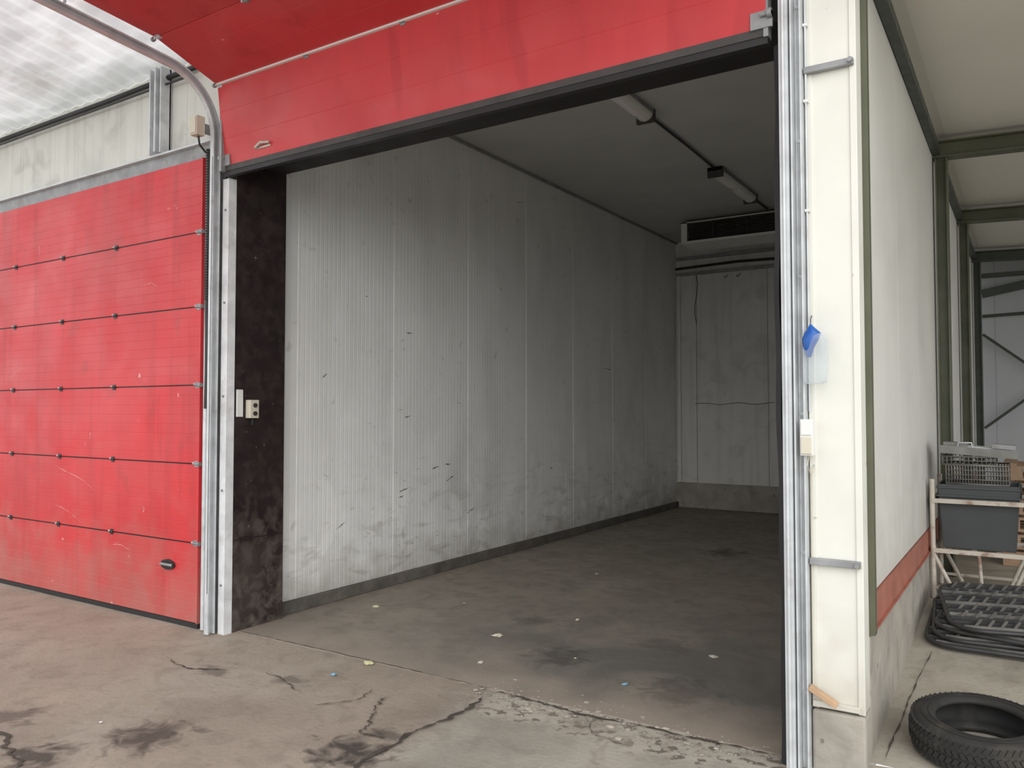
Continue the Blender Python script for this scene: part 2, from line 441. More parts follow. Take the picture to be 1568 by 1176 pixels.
w = MB()
ribbed(w, 'y', 4.285, BY, .02, CZ, WX, 1, 'wall_in', joints=[4.5, 5.67, 6.85, 8.02, 9.18, 10.35, 11.52], gd=.0008, jd=.0042, jw=.006, thick=.12)
w.obj('wall_left')
w = MB()
pts = [Vector((WX+.014+.003*noise.noise(Vector((0, 0, z*6))), 4.30+.006*noise.noise(Vector((z*4, 0, 0))), z)) for z in [.1+.06*i for i in range(72)]]
w.tube(pts, .013, 'wall_in', 6); w.obj('trim_1')
w = MB(); w.box(WX+.001, WX+.05, 4.29, BY-.065, .004, .10, 'curb'); w.obj('baseboard_left', .008)
w = MB(); w.box(WX+.001, WX+.03, 4.3, BY, CZ-.03, CZ-.001, 'galv_dark'); w.obj('trim_2')
w = MB()
def yz(p): return (WX+.0015, p.x, p.y)
for (y, z, L, a) in [(5.83, .86, .16, .25), (5.78, .80, .08, .2), (6.55, .92, .14, .35), (6.5, 1.06, .10, -.1), (6.3, 1.04, .12, .1), (5.88, 1.55, .10, .1), (5.9, 2.35, .09, 0), (7.87, 4.05, .16, .2),
                     (10.2, 2.2, .3, -.05), (5.3, 2.63, .02, .0), (10.4, 1.7, .03, 1), (5.0, .62, .12, .5), (6.9, .55, .14, .3), (8.6, .9, .12, -.2), (4.8, 1.9, .06, .6)]:
    ribbon(w, [(y-L/2, z-a*L/2), (y+L/2, z+a*L/2)], .006, .006, 'scuff', 9, yz)
for i in range(60):
    y = random.uniform(4.5, 9.5); z = random.choice([.35, .55, .85, 1.05, 1.5, 2.2])+random.gauss(0, .09); L = random.uniform(.02, .09); a = random.uniform(-.6, .6)
    ribbon(w, [(y-L/2, z-a*L/2), (y+L/2, z+a*L/2)], .0025, .003, 'scuff', 5, yz)
w.obj('wall_scuff_marks')

w = MB()
w.box(WX-.12, -.77, BY, BY+.12, .42, CZ, 'wall_back')
for x in (-4.62, -3.45, -3.28, -2.1, -1.2):
    w.box(x-.005, x+.005, BY-.004, BY+.01, .42, 3.88, 'galv_dark')
w.obj('wall_back')
w = MB(); w.box(WX+.001, -.77, BY-.06, BY+.1, .004, .42, 'conc'); w.obj('baseboard_back', .012)
w = MB()
w.box(-.76, -.64, 4.31, BY+.12, .602, CZ, 'wall_in'); w.obj('wall_right')
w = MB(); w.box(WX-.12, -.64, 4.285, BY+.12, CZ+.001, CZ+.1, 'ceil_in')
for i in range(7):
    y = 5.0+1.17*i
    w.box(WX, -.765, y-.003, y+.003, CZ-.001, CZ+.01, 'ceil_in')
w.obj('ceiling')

w = MB()
w.beam((WX+.02, BY-.04, 4.16), (-.8, BY-.04, 4.16), .05, .05, 'galv_dark')
w.beam((WX+.02, BY-.03, 3.90), (-.8, BY-.03, 3.90), .04, .055, 'galv_dark')
w.tube([(WX+.02, BY-.07, 3.99), (-3.9, BY-.07, 4.02), (-2.5, BY-.07, 3.98), (-1, BY-.07, 4.0)], .022, 'black')
w.tube([(WX+.06, BY-.03, z) for z in (.43, 1.5, 2.6, 3.88)], .022, 'plastic_w')
w.obj('wall_rail_and_pipes')
w = MB()
P = [Vector((-4.65+.1*i, BY-.004, 1.72+.015*math.sin(i*1.1)+.01*random.random())) for i in range(14)]
w.tube(P, .005, 'scuff', 5)
P = [Vector((-4.62+.03*math.sin(i*1.3), BY-.004, 3.9-.17*i)) for i in range(6)]
w.tube(P, .005, 'black', 5)
for x0 in (-4.1, -3.9): w.tube([(x0+.03*math.cos(t*.6), BY-.03, 3.84-.06*abs(math.sin(t*.4))) for t in range(8)], .005, 'black', 5)
w.obj('hanging_wires')

e = MB()
ex0, ex1, ey0, ey1, ez0, ez1 = -4.29, -2.2, 11.3, 11.9, 4.11, 4.40
e.box(ex0, ex0+.09, ey0, ey1, ez0, ez1, 'plastic_w'); e.box(ex1-.1, ex1, ey0, ey1, ez0, ez1, 'plastic_w')
e.box(ex0, ex1, ey0, ey1, ez1-.015, ez1, 'plastic_w'); e.box(ex0, ex1, ey0-.01, ey1, ez0-.03, ez0+.005, 'plastic_w')
e.box(ex0+.1, ex1-.1, ey0+.06, ey1, ez0+.005, ez1-.02, 'grille')
for i in range(9):
    z = ez0+.025+i*.030
    T = Matrix.Translation((0, ey0+.02, z)) @ Matrix.Rotation(math.radians(30), 4, 'X')
    e.box(ex0+.09, ex1-.1, -.018, .018, -.003, .003, 'seal', T)
for x in (-3.8, -3.3, -2.8):
    e.box(x-.01, x+.01, ey0-.002, ey0+.05, ez0+.005, ez1-.02, 'grille')
for x in (ex0+.2, ex1-.2):
    e.box(x-.015, x+.015, ey0+.2, ey0+.24, ez1-.005, CZ-.001, 'galv_dark')
e.obj('evaporator_cooling_unit')

def fluo(x, y0, y1):
    b = MB()
    Z = CZ-.002
    b.sweep([(-.085, 0), (.085, 0), (.085, -.04), (-.085, -.04)], [((x, y0, Z), (1,0,0), (0,0,1)), ((x, y1, Z), (1,0,0), (0,0,1))], 'galv_dark')
    prof = [(.080*math.cos(math.pi+math.pi*i/10), -.035+.07*math.sin(math.pi+math.pi*i/10)) for i in range(11)]
    b.sweep(prof, [((x, y0+.03, Z), (1,0,0), (0,0,1)), ((x, y1-.03, Z), (1,0,0), (0,0,1))], 'diffuser')
    for y in (y0, y1-.04): b.box(x-.09, x+.09, y, y+.04, Z-.115, Z, 'seal')
    b.tube([(x, y1, Z-.03), (x, y1+.08, Z-.02)], .012, 'grille')
    return b.obj('fluorescent_ceiling_light')
fluo(-3.0, 5.7, 7.02); fluo(-3.02, 9.05, 10.5)
b = MB(); b.tube([(-3.0, 7.11, CZ-.02), (-3.0, 8.1, CZ-.022), (-3.02, 9.04, CZ-.02)], .014, 'grille', 6)
b.tube([(-3.02, 10.59, CZ-.02), (-3.02, 11.29, CZ-.02)], .014, 'grille', 6); b.obj('ceiling_conduit')

# ------------------------------------------------------------------ facade, lintel, jambs
w = MB()
ribbed(w, 'x', -9.9, -4.9, 3.62, 4.62, 3.80, -1, 'wall_out', joints=[-9.2, -8.0, -7.95, -7.0, -6.35, -5.45], pitch=.25, gd=.0005, jd=.004)
w.box(-4.9, RX-.01, 3.91, 4.0, 3.63, 4.62, 'wall_out')
w.box(-9.9, -9.3, 3.80, 3.9, 0, 3.62, 'wall_out')
w.obj('wall_front')
w = MB(); w.box(-4.86, -.96, 3.81, 4.24, 3.445, 3.62, 'lintel'); w.box(-4.86, -.65, 4.1, 4.24, 3.621, CZ, 'wall_out')
w.obj('door_lintel')
w = MB(); w.box(-5.19, -4.865, 3.81, 4.28, 0, 3.61, 'dark')
w.box(-4.866, -4.860, 3.82, 4.27, .66, .668, 'lintel')
w.obj('door_jamb_left', .004)
w = MB(); w.box(-.945, -.765, 3.92, 4.30, 0.005, 3.62, 'wall_in'); w.obj('door_jamb_right')

w = MB()
w.box(-9.7, -5.02, 3.755, 3.798, 3.505, 3.62, 'galv_dark'); w.box(-9.7, -5.02, 3.72, 3.76, 3.605, 3.62, 'galv')
w.obj('trim_3')
w = MB()
for (a, b_) in ((-5.80, -5.785), (-5.66, -5.645)): w.box(a, b_, 3.70, 3.795, 3.621, 4.30, 'galv')
w.box(-5.80, -5.645, 3.775, 3.79, 3.621, 4.30, 'galv')
w.box(-5.72, -5.70, 3.69, 3.78, 3.63, 4.3, 'galv')
w.obj('galvanised_hanger_post', .002)
w = MB(); w.tube([(-9.7, 3.76, 4.22), (-8, 3.76, 4.22), (-6.5, 3.76, 4.215), (-5.3, 3.76, 4.23)], .02, 'black')
w.tube([(-9.7, 3.74, 4.165), (-7, 3.745, 4.17), (-5.3, 3.74, 4.165)], .009, 'grille'); w.obj('wall_conduit')

r = MB()
vs = []; fs = []
nx = 120; x0, x1 = -11.5, RX
for i in range(nx+1):
    x = x0+(x1-x0)*i/nx; dz = .018 if i % 2 else 0
    for (y, z) in ((3.795, 4.29), (3.0, 4.42), (2.0, 4.58), (1.0, 4.74)):
        vs.append((x, y, z+dz+.01*noise.noise(Vector((x*2, y*2, 3)))))
for i in range(nx):
    for j in range(3): fs.append((i*4+j, i*4+j+1, (i+1)*4+j+1, (i+1)*4+j))
r.add(vs, fs, 'roof'); r.obj('canopy_roof_sheet')

# ------------------------------------------------------------------ sectional doors
def panel(b, xa, xb, p0, p1, k, thick=.04, seams=9, sd=.001):
    A = Vector((0, p0[0], p0[1])); B = Vector((0, p1[0], p1[1])); d = (B-A); L = d.length; d.normalize()
    n = Vector((0, -d.z, d.y))
    prof = [(0, -.006), (.003, -.0005)]
    for i in range(1, seams):
        s = L*i/seams
        prof += [(s-.003, 0), (s-.001, -sd), (s+.001, -sd), (s+.003, 0)]
    prof += [(L-.001, -.0002), (L, -.006), (L, -thick), (0, -thick)]
    b.sweep(prof, [((xa, A.y, A.z), d, n), ((xb, A.y, A.z), d, n)], k)
    return A, d, n, L

def hinge(b, x, y, z, k='galv_dark', end=False, dirv=(0, 0, 1), nv=(0, -1, 0)):
    d = Vector(dirv); n = Vector(nv); c = Vector((x, y, z)); X = Vector((1, 0, 0))
    for sg in (-1, 1):
        b.beam(c+d*.004*sg+n*.002, c+d*.022*sg+n*.002, .040, .003, k, up=n)
    b.tube([c-X*.022+n*.009, c+X*.022+n*.009], .008, k, 8)
    b.tube([c-X*.018+n*.010+d*.012, c-X*.018+n*.020+d*.004], .006, 'galv', 6)
    if end:
        s_ = 1 if end > 0 else -1
        b.tube([c+n*.010, c+X*.055*s_+n*.010], .006, k, 6)
        e_ = c+X*.05*s_+n*.010
        b.tube([e_-X*.008, e_+X*.008], .016, 'galv_dark', 12)

d = MB()
zs = [.04, .625, 1.21, 1.795, 2.38, 2.94, 3.50]
dxa, dxb = -9.3, -5.16
for i in range(6): panel(d, dxa, dxb, (3.735, zs[i]+.003), (3.735, zs[i+1]-.003), 'red', seams=8, sd=.0009)
for z in zs[1:-1]:
    d.box(dxa, dxb, 3.7335, 3.74, z-.0035, z+.0035, 'lintel')
    for x in (-6.27, -7.08, -7.9, -8.7): hinge(d, x, 3.735, z, 'grille')
    hinge(d, -5.19, 3.735, z, 'galv_dark', end=1)
d.box(dxa, dxb, 3.74, 3.77, .004, .04, 'black')
d.box(dxb-.006, dxb+.006, 3.73, 3.775, .04, 3.5, 'red')
hp = [(.075*math.cos(t)*1.15, .038*math.sin(t)) for t in [2*math.pi*i/20 for i in range(20)]]
d.sweep(hp, [((-5.51, 3.737, .44), (1,0,0), (0,0,1)), ((-5.51, 3.722, .44), (1,0,0), (0,0,1))], 'black')
d.tube([(-5.58, 3.715, .44), (-5.54, 3.695, .447), (-5.48, 3.695, .447), (-5.44, 3.715, .44)], .011, 'galv_dark')
def xz(p): return (p.x, 3.7338, p.y)
for (xa, za, xb2, zb, w_) in [(-7.15, 1.13, -6.45, .92, .003), (-7.2, .80, -6.7, .66, .0025), (-6.62, 1.36, -6.62, 1.42, .006), (-5.85, .86, -5.84, .80, .007), (-6.3, .52, -6.0, .50, .003), (-6.7, 1.34, -6.68, 1.30, .005), (-7.5, 3.1, -7.49, 3.0, .005), (-5.9, 2.6, -5.7, 2.58, .002), (-8.0, 1.9, -7.7, 2.0, .002)]:
    ribbon(d, [(xa, za), ((xa+xb2)/2+.01, (za+zb)/2+.02), (xb2, zb)], w_, .004, 'scratch', 7, xz)
d.obj('sectional_door')

PY = [(3.70, 3.37), (3.63, 3.945), (3.14, 4.10), (2.56, 4.145), (1.98, 4.19), (1.40, 4.235)]
d = MB(); ra, rb_ = -4.86, -.985
for i in range(5):
    A, dd, n, L = panel(d, ra, rb_, PY[i], PY[i+1], 'red_up', seams=3, sd=.0008)
    J = PY[i+1]
    if i < 4:
        for x in (-3.95, -3.12, -2.3, -1.5):
            hinge(d, x, J[0], J[1], 'galv_dark', dirv=dd, nv=n)
        hinge(d, -4.83, J[0], J[1], 'galv', end=-1, dirv=dd, nv=n); hinge(d, rb_-.04, J[0], J[1], 'galv', end=1, dirv=dd, nv=n)
d.box(ra+.02, rb_-.02, 3.612, 3.634, 3.938, 3.957, 'plastic_w')  # aluminium top edge of the panel, its bright reflection painted as plain white
d.box(ra-.005, rb_+.005, 3.695, 3.745, 3.335, 3.375, 'seal')
d.box(ra-.005, rb_+.005, 3.70, 3.74, 3.300, 3.336, 'black')
d.box(ra-.01, ra+.012, 3.66, 3.75, 3.33, 3.95, 'galv_dark'); d.box(rb_-.012, rb_+.01, 3.69, 3.75, 3.33, 3.9, 'galv_dark')
for x, s in ((ra+.02, -1), (rb_-.02, 1)):
    d.box(x-.05, x+.05, 3.685, 3.70, 3.37, 3.45, 'galv_dark'); d.tube([(x, 3.68, 3.43), (x+s*.05, 3.68, 3.43)], .012, 'galv_dark'); d.tube([(x+s*.03, 3.68, 3.43), (x+s*.05, 3.68, 3.43)], .022, 'galv_dark', 12)
d.box(-4.50, -4.36, 3.685, 3.70, 3.43, 3.445, 'rust'); d.tube([(-4.50, 3.675, 3.44), (-4.43, 3.66, 3.46), (-4.36, 3.675, 3.455)], .010, 'rust')
d.obj('sectional_door')

def track(b, x, side, y0=3.68, wd=.05):
    s = side
    prof = [(0, -.03), (0, .03), (wd*s, .03), (wd*s, .02), (.006*s, .02), (.006*s, -.02), (wd*s, -.02), (wd*s, -.03)]
    path = []
    cz_, R = 3.60, .42; cy = y0-R
    for z in (0.01, 1.2, 2.4, cz_): path.append(((x, y0, z), (1,0,0), (0,1,0)))
    for i in range(1, 13):
        t = math.pi/2*i/12*.95
        path.append(((x, cy+R*math.cos(t), cz_+R*math.sin(t)), (1,0,0), (0, math.cos(t), math.sin(t))))
    e = path[-1]; path.append(((x, .9, e[0][2]+(e[0][1]-.9)*.085), (1,0,0), e[2]))
    b.sweep(prof, path, 'galv')
t = MB(); track(t, -4.975, 1, 3.69, .04)
t.box(-4.935, -4.866, 3.745, 3.757, .0, 3.30, 'galv_lt'); t.box(-4.872, -4.862, 3.74, 3.808, .0, 3.30, 'galv_lt')
t.box(-5.005, -4.985, 3.72, 3.805, 0, 3.5, 'galv_dark')
for i in range(5):
    z = .35+.68*i; t.tube([(-4.90, 3.747, z), (-4.90, 3.737, z)], .009, 'galv_dark', 6)
t.tube([(-4.945, 3.66, .3), (-4.945, 3.66, 3.45)], .003, 'grille', 5)
for y in (2.6, 1.6):
    t.beam((-4.975, y, 4.08+(3.2-y)*.085), (-4.975, y, 4.45+(3.2-y)*.1), .03, .004, 'galv_dark')
t.obj('door_track')
t2 = MB()
prof = [(0, -.025), (0, .025), (-.035, .025), (-.035, .018), (-.006, .018), (-.006, -.018), (-.035, -.018), (-.035, -.025)]
t2.sweep(prof, [((-5.065, 3.745, .01), (1,0,0), (0,1,0)), ((-5.065, 3.745, 3.50), (1,0,0), (0,1,0))], 'galv')
t2.box(-5.06, -5.01, 3.76, 3.805, 0, 3.5, 'galv')
t2.box(-5.15, -5.11, 3.778, 3.806, 0, 3.5, 'galv_dark')
t2.obj('door_track')
s = MB()
s.tube([(-5.045+.006*math.sin(i*.5), 3.70, 1.62+.1*i) for i in range(20)], .013, 'grille', 8)
for i in range(56): z = 2.42+i*.02; s.tube([(-5.045, 3.70, z), (-5.045, 3.70, z+.010)], .020, 'black', 8)
s.obj('door_tension_spring')
s = MB(); s.box(-5.075, -4.995, 3.56, 3.63, 3.60, 3.74, 'plastic_cream'); s.box(-5.068, -5.002, 3.552, 3.562, 3.61, 3.73, 'plastic_cream')
s.box(-5.06, -5.01, 3.63, 3.795, 3.64, 3.70, 'galv_dark')
s.tube([(-5.03, 3.60, 3.60), (-5.03, 3.61, 3.54), (-5.04, 3.67, 3.5)], .008, 'black')
s.obj('junction_box', .004)

s = MB(); X = -4.864
s.box(X, X+.012, 3.825, 3.88, 1.56, 1.76, 'plastic_w'); s.obj('wall_notice_plate', .003)
s = MB()
s.box(X, X+.055, 3.91, 3.99, 1.55, 1.685, 'plastic_cream')
for z in (1.645, 1.585): s.tube([(X+.055, 3.95, z), (X+.067, 3.95, z)], .016, 'grille', 12)
s.tube([(X+.03, 3.955, 1.55), (X+.02, 3.955, 1.5)], .01, 'black')
s.obj('push_button_switch', .006)

# right side track + post
t = MB()
track(t, -.885, -1, 3.70, .04)
t.box(-.878, -.835, 3.745, 3.757, 0, 4.25, 'galv_lt'); t.box(-.878, -.87, 3.68, 3.80, 0, 4.25, 'galv'); t.box(-.842, -.834, 3.70, 3.79, 0, 4.25, 'galv')
t.tube([(-.905, 3.662, z) for z in (.02, 1, 2, 3, 3.6)], .007, 'galv', 8)
t.tube([(-.856, 3.742, z) for z in (.02, 1, 2, 3, 4.2)], .006, 'galv', 6)
for i in range(6):
    z = .35+.62*i; t.tube([(-.856, 3.747, z), (-.856, 3.735, z)], .009, 'galv', 6)
t.obj('door_track')
t = MB()
P = [((-.955+.006*math.sin(z*2.3)+.003*math.sin(z*11), 3.79, z), (1,0,0), (0,1,0)) for z in [.005+.06*i for i in range(56)]]
t.sweep([(-.016, -.03), (.012, -.05), (.012, .05), (-.016, .05)], P, 'black'); t.obj('rubber_door_seal')
t = MB(); t.box(-.930, -.87, 3.845, 3.915, 0.005, 3.44, 'lintel'); t.obj('door_frame_packer')

# ------------------------------------------------------------------ right column and side wall
c = MB()
c.box(-.825, RX+.005, 3.76, 3.898, .29, 4.6, 'column_white')
c.box(-.83, -.80, 3.752, 3.765, .29, 4.6, 'column_white'); c.box(RX-.02, RX+.009, 3.752, 3.765, .29, 4.6, 'column_white')
for z in (.92, 3.13):
    c.box(-.83, RX-.0, 3.725, 3.755, z, z+.03, 'galv_dark'); c.tube([(-.63, 3.73, z+.015), (-.63, 3.705, z+.015)], .011, 'galv_dark')
c.box(-.825, RX-.01, 3.735, 3.76, .30, .325, 'column_white')
c.obj('corner_column', .003)
c = MB(); c.box(-.83, RX+.012, 3.74, 3.895, -.02, .285, 'conc'); c.obj('plinth_front', .012)
c = MB(); c.box(-.76, RX+.008, 3.90, 13.9, -.02, .596, 'conc'); c.obj('plinth_right', .012)

sw = MB()
ribbed(sw, 'y', 3.96, 13.98, .755, 4.0, RX-.005, 1, 'wall_side', joints=[4.1, 5.1, 6.1, 7.1, 8.1, 9.1, 10.1, 11.1, 12.1, 13.1], pitch=.1, gd=.0003, jd=.0008, thick=.012)
sw.box(RX-.018, RX-.0175, 3.9, 13.98, .6, 4.62, 'wall_side')
sw.obj('wall_side')
sw = MB()
sw.box(RX-.015, RX+.006, 3.97, 7.29, .60, .75, 'redstrip'); sw.box(RX-.02, RX+.02, 3.98, 7.29, .597, .606, 'redstrip')
sw.box(RX-.015, RX+.006, 7.45, 13.9, .60, .75, 'redstrip')
sw.obj('trim_4')

def ibeam(b, p0, p1, h, w_, k, t_=.012, up=(0, 0, 1)):
    p0 = Vector(p0); p1 = Vector(p1); dd = (p1-p0).normalized(); u = Vector(up); r_ = dd.cross(u).normalized(); u = r_.cross(dd)
    b.beam(p0+u*(h/2-t_/2), p1+u*(h/2-t_/2), w_, t_, k, up=u); b.beam(p0-u*(h/2-t_/2), p1-u*(h/2-t_/2), w_, t_, k, up=u)
    b.beam(p0, p1, t_, h-2*t_, k, up=u)

c = MB(); c.box(RX-.01, RX+.030, 3.90, 3.955, .60, 4.0, 'green'); c.box(RX-.01, RX+.012, 3.955, 3.972, .6, 4, 'green')
c.obj('green_corner_post', .002)
def frame(y, k='green'):
    b = MB()
    ibeam(b, (RX+.06, y, .27), (RX+.06, y, 3.66), .09, .12, k, up=(1, 0, 0))
    ibeam(b, (RX+.0, y, 3.74), (6.4, y, 3.45), .14, .12, k)
    ibeam(b, (6.4, y, .27), (6.4, y, 3.5), .14, .12, k, up=(1, 0, 0))
    return b.obj('green_portal_frame', 0)
frame(7.37); frame(10.05); frame(12.75, 'green_dk')
c = MB()
for (ya, yb) in ((3.98, 7.30), (7.44, 9.98), (10.12, 12.68)):
    c.box(RX, RX+.055, ya, yb, 3.69, 3.755, 'green_dk')
c.obj('green_eaves_beam')

r = MB(); vs = []; fs = []
yy = [3.4, 14.4]; nx = 60
for i in range(nx+1):
    x = RX-.03+(7.4)*i/nx
    z = 3.86-.042*(x-RX)
    for y in yy: vs.append((x, y, z + (.012 if i % 8 == 0 else 0)))
for i in range(nx): fs.append((2*i, 2*i+1, 2*i+3, 2*i+2))
r.add(vs, fs, 'canopy'); r.obj('side_canopy_roof')

fw = MB(); ribbed(fw, 'x', -.5, 8, .1, 4.2, 14.0, -1, 'far', joints=[-.4, .6, 1.6, 2.6, 3.6], pitch=.5, gd=.003, jd=.006)
fw.box(-3, -.5, 14.0, 14.1, .1, 4.2, 'far')
fw.obj('wall_far')
fb = MB()
def rod(a, b_, r_=.022): fb.tube([a, b_], r_, 'green_dk', 6)
Yb = 13.85
rod((-.55, Yb, 2.75), (2.0, Yb, -.4+1.0)); rod((-.55, Yb, 1.35), (1.6, Yb, 3.1)); rod((-.55, Yb, 3.02), (6, Yb, 3.2), .025)
fb.beam((-.55, Yb-.05, 3.35), (3, Yb-.05, 4.0), .08, .12, 'green_dk'); fb.beam((-.55, Yb-.05, 3.62), (3, Yb-.05, 3.62), .08, .06, 'green_dk')
fb.obj('wall_cross_bracing')

# ------------------------------------------------------------------ fittings on the column
b = MB()
b.tube([(-.822, 3.735, z) for z in (1.6, 2.4, 3.2, 4.3)], .005, 'galv', 6)
b.tube([(-.83, 3.74, 1.40), (-.834, 3.73, 1.36), (-.82, 3.72, 1.325), (-.805, 3.73, 1.36), (-.82, 3.742, 1.33), (-.822, 3.745, 1.0), (-.822, 3.745, .6), (-.824, 3.745, .35)], .0035, 'plastic_cream', 6)
for z in (2.5, 3.0, 3.35): b.box(-.832, -.812, 3.728, 3.75, z, z+.012, 'plastic_w')
b.obj('electric_cable')
b = MB()
b.box(-.850, -.795, 3.665, 3.72, 1.405, 1.565, 'plastic_w'); b.box(-.846, -.799, 3.658, 3.666, 1.495, 1.56, 'plastic_w'); b.box(-.846, -.799, 3.658, 3.666, 1.412, 1.488, 'plastic_cream')
b.box(-.830, -.805, 3.72, 3.75, 1.43, 1.54, 'plastic_w')
b.obj('switch_box', .005)
b = MB()
def loft(b, rings, k, n=20, cap=True):
    vs = []
    for (cx, cy, cz__, rx, ry) in rings:
        for j in range(n):
            t_ = 2*math.pi*j/n; vs.append((cx+rx*math.cos(t_), cy+ry*math.sin(t_), cz__))
    fs = [(l*n+j, l*n+(j+1) % n, (l+1)*n+(j+1) % n, (l+1)*n+j) for l in range(len(rings)-1) for j in range(n)]
    b.add(vs, fs, k, True)
    if cap:
        b.add(vs[:n], [tuple(reversed(range(n)))], k, True); b.add(vs[-n:], [tuple(range(n))], k, True)
bx, by = -.785, 3.685
loft(b, [(bx, by, 1.72, .030, .02), (bx, by, 1.727, .048, .030), (bx, by, 1.76, .053, .034), (bx, by, 1.86, .054, .036), (bx, by, 1.91, .052, .034), (bx-.002, by, 1.935, .042, .028), (bx-.010, by, 1.955, .02, .016)], 'clear')
loft(b, [(bx-.026, by-.004, 1.84, .010, .018), (bx-.026, by-.004, 1.88, .022, .03), (bx-.020, by, 1.915, .035, .036), (bx-.010, by, 1.945, .036, .030), (bx-.014, by, 1.968, .016, .016), (bx-.018, by, 1.985, .004, .004)], 'blue')
b.tube([(bx-.018, by, 1.98), (bx-.022, by+.02, 2.01), (-.81, 3.745, 2.03)], .002, 'grille', 5)
b.obj('plastic_bottle_with_blue_cap')
b = MB()
T = Matrix.Translation((-.78, 3.715, .36)) @ Matrix.Rotation(math.radians(28), 4, 'Y')
b.box(-.06, .07, -.02, .015, -.012, .012, 'wood_l', T)
b.obj('wood_offcut', .003)

# ------------------------------------------------------------------ tyre
t = MB()
n = 72
prof = [(.185, .022), (.195, .006), (.225, 0), (.262, .006), (.282, .024), (.290, .05), (.2935, .095), (.290, .14), (.282, .166), (.262, .184), (.225, .19), (.195, .184), (.185, .168), (.19, .155), (.235, .15), (.262, .13), (.266, .095), (.262, .06), (.235, .04), (.19, .035)]
vs = []; P = len(prof)
for i in range(n):
    a = 2*math.pi*i/n
    for j, (r_, z_) in enumerate(prof): vs.append((r_*math.cos(a), r_*math.sin(a), z_))
fs = [(i*P+j, ((i+1) % n)*P+j, ((i+1) % n)*P+(j+1) % P, i*P+(j+1) % P) for i in range(n) for j in range(P)]
t.add(vs, fs, 'tyre', True)
for i in range(64):
    a = 2*math.pi*i/64
    for (z_, sk, rr) in ((.035, .5, .287), (.075, -.5, .2955), (.115, .5, .2955), (.155, -.5, .287)):
        T = Matrix.Rotation(a, 4, 'Z') @ Matrix.Translation((rr, 0, z_)) @ Matrix.Rotation(sk, 4, 'X')
        t.box(-.008, .004, -.010, .010, -.016, .016, 'tyre', T)
for r_ in (.215, .245):
    t.tube([(r_*math.cos(2*math.pi*i/48), r_*math.sin(2*math.pi*i/48), .1895) for i in range(48)], .0022, 'tyre', 5, closed=True)
tx, ty = -.20, 4.16
t.obj('car_tyre', T=Matrix.Translation((tx, ty, gz(tx, ty)+.002)) @ Matrix.Rotation(math.atan(.1), 4, 'X') @ Matrix.Scale(.97, 4) @ Matrix.Diagonal((1, 1, .9, 1)))

# ------------------------------------------------------------------ steel gratings stacked on the floor
gr = MB()
def grate(T, L=.95, Wd=1.0, nb=12):
    r_ = .18; fr = []
    hw, hl = Wd/2, L/2
    for (cx, cy, a0) in ((hw-r_, hl-r_, 0), (-hw+r_, hl-r_, 90), (-hw+r_, -hl+r_, 180), (hw-r_, -hl+r_, 270)):
        for q in range(5):
            a = math.radians(a0+q*22.5); fr.append(T @ Vector((cx+r_*math.cos(a), cy+r_*math.sin(a), 0)))
    gr.tube(fr, .014, 'grate', 6, closed=True)
    for i in range(nb):
        y = -hl+.05+(L-.1)*i/(nb-1)
        ay_ = abs(y); inset = 0 if ay_ < hl-r_ else r_-math.sqrt(max(0, r_*r_-(ay_-(hl-r_))**2))
        xx = hw-.01-inset
        gr.beam(T @ Vector((-xx, y, .004)), T @ Vector((xx, y, .004)), .022, .022, 'steel' if i % 3 == 0 else 'grate')
        if i % 2 == 0:
            for k_ in range(12):
                x = -xx+.06+k_*(2*xx-.12)/11
                gr.beam(T @ Vector((x, y, .01)), T @ Vector((x+.04, y+.06, .035)), .012, .008, 'steel')
    for x in (-.3, -.1, .1, .3):
        gr.beam(T @ Vector((x, -hl, -.006)), T @ Vector((x, hl, -.006)), .025, .012, 'grate')
sl = math.atan(.1)
for i, (ax, ay, rot) in enumerate(((-.07, 5.78, 0), (-.05, 5.81, 4), (.02, 5.78, -9), (.0, 5.84, 10))):
    grate(Matrix.Translation((ax, ay, gz(0, ay)+.03+.036*i)) @ Matrix.Rotation(sl, 4, 'X') @ Matrix.Rotation(math.radians(rot), 4, 'Z') @ Matrix.Scale(.95, 4))
gr.obj('steel_grating_stack')

# ------------------------------------------------------------------ cart with crate and wire racks
ct = MB(); G0 = .28
ax, bx_, ay, by_ = -.585, -.01, 6.42, 7.0
for x, y in ((ax, ay), (bx_, ay), (ax, by_), (bx_, by_)):
    ct.tube([(x, y, G0+.003), (x, y, 1.12)], .017, 'rust', 8)
for z in (.97, .62):
    for (p, q) in (((ax, ay), (bx_, ay)), ((ax, by_), (bx_, by_)), ((ax, ay), (ax, by_)), ((bx_, ay), (bx_, by_))):
        ct.beam((p[0], p[1]-.01, z), (q[0], q[1]-.01, z), .022, .03, 'rust')
for y in (ay, by_):
    ct.tube([(ax, y, .60), (ax+.14, y, .31)], .014, 'rust'); ct.tube([(bx_, y, .60), (bx_-.12, y, .31)], .014, 'rust')
    ct.beam((ax, y, .36), (bx_, y, .36), .02, .02, 'rust')
ct.tube([(ax+.28, ay, .62), (ax+.3, ay, .30)], .012, 'rust')
for x in (ax+.1, ax+.25, ax+.4): ct.beam((x, ay, .625), (x, by_, .625), .03, .012, 'rust')
ct.obj('rusty_metal_cart')
k_ = MB()
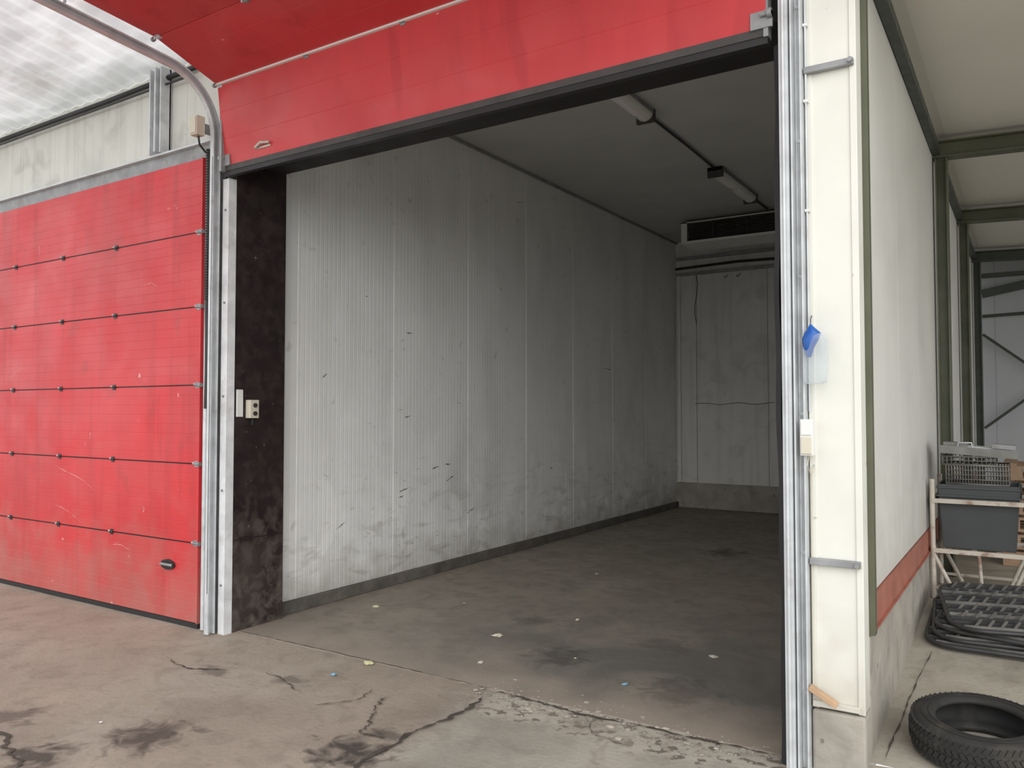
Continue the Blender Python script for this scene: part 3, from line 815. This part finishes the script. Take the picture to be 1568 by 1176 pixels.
def crate(b, x0, x1, y0, y1, z0, z1, k):
    th = .012; dx = .03
    def ring(e, z): return [(x0+e, y0+e, z), (x1-e, y0+e, z), (x1-e, y1-e, z), (x0+e, y1-e, z)]
    vs = ring(dx, z0)+ring(0, z1)+ring(th, z1)+ring(dx+th, z0+th)
    fs = [(3,2,1,0)]
    for a in range(4):
        c_ = (a+1) % 4
        fs += [(a, c_, 4+c_, 4+a), (4+a, 4+c_, 8+c_, 8+a), (8+a, 8+c_, 12+c_, 12+a)]
    fs.append((12,13,14,15)); b.add(vs, fs, k)
    for z in (z1-.03, z1-.09): b.box(x0-.008, x1+.008, y0-.008, y0+.004, z, z+.014, k); b.box(x0-.008, x0+.004, y0, y1, z, z+.014, k); b.box(x1-.004, x1+.008, y0, y1, z, z+.014, k)
crate(k_, -.555, -.055, 6.455, 6.96, .634, 1.085, 'grey_pl'); k_.obj('plastic_crate', .003)
wr = MB()
def wire_basket(x0, x1, y0, y1, z0, z1, nx_=16, nz=4):
    for zz in (z0, z1): wr.tube([(x0, y0, zz), (x1, y0, zz), (x1, y1, zz), (x0, y1, zz)], .006, 'steel', 5, closed=True)
    for i in range(nx_+1):
        x = x0+(x1-x0)*i/nx_
        wr.tube([(x, y0, z1), (x, y0, z0), (x, y1, z0), (x, y1, z1)], .004, 'steel', 4)
    for j in range(1, nz):
        z = z0+(z1-z0)*j/nz; wr.tube([(x0, y0, z), (x1, y0, z), (x1, y1, z), (x0, y1, z)], .004, 'steel', 4, closed=True)
wire_basket(-.5, -.12, 6.47, 6.9, 1.09, 1.22, nx_=22)
wire_basket(-.52, -.2, 6.48, 6.9, 1.225, 1.28, nx_=12, nz=2)
T = Matrix.Translation((-.32, 6.68, 1.31)) @ Matrix.Rotation(math.radians(4), 4, 'Y')
wr.box(-.22, .26, -.2, .2, -.02, -.005, 'steel', T); wr.box(-.22, .26, -.21, -.2, -.02, .035, 'steel', T)
wr.box(-.1, .22, -.15, .1, .0, .04, 'galv', T); wr.box(-.2, -.05, -.18, .0, .0, .06, 'steel', T); wr.box(.1, .24, -.18, .0, .04, .07, 'galv_dark', T)
wr.tube([(-.44, 6.48, 1.3), (-.42, 6.48, 1.38), (-.34, 6.48, 1.38), (-.32, 6.48, 1.3)], .006, 'galv')
wr.obj('wire_basket_pile')

def pallet(b, x0, y0, z0, L=1.2, Wd=.8):
    for i in range(6): b.box(x0+i*(L-.1)/5, x0+i*(L-.1)/5+.1, y0, y0+Wd, z0+.122, z0+.144, 'wood')
    for i in range(3):
        yy_ = y0+i*(Wd-.1)/2
        b.box(x0, x0+L, yy_, yy_+.1, z0+.1, z0+.122, 'wood'); b.box(x0, x0+L, yy_, yy_+.1, z0, z0+.022, 'wood')
        for j in range(3): b.box(x0+j*(L-.14)/2, x0+j*(L-.14)/2+.14, yy_, yy_+.1, z0+.022, z0+.1, 'wood')
pl = MB()
for i in range(6): pallet(pl, -.2+random.uniform(-.02, .02), 8.1+random.uniform(-.02, .02), .283+i*.146)
pl.obj('wooden_pallet_stack')

# ------------------------------------------------------------------ lighting
wd = bpy.data.worlds.new('overcast_sky'); scene.world = wd; wd.use_nodes = True
nt = wd.node_tree; bg = nt.nodes['Background']
bg.inputs[0].default_value = (.95, .975, 1.0, 1); bg.inputs[1].default_value = 1.55
sun = bpy.data.lights.new('soft_daylight', 'SUN'); sun.energy = 1.6; sun.angle = math.radians(60); sun.color = (1, .985, .95)
so = bpy.data.objects.new('soft_daylight', sun); scene.collection.objects.link(so)
so.rotation_euler = Vector((-.58, .74, -.40)).to_track_quat('-Z', 'Y').to_euler()

# ------------------------------------------------------------------ camera
cam = bpy.data.cameras.new('camera'); co = bpy.data.objects.new('camera', cam); scene.collection.objects.link(co)
co.location = (0, 0, 1.6); co.rotation_euler = (math.radians(90+1.96), 0, math.radians(32.8))
cam.sensor_width = 36; cam.lens = 1226/1568*36; cam.clip_start = .05; cam.clip_end = 200
scene.camera = co
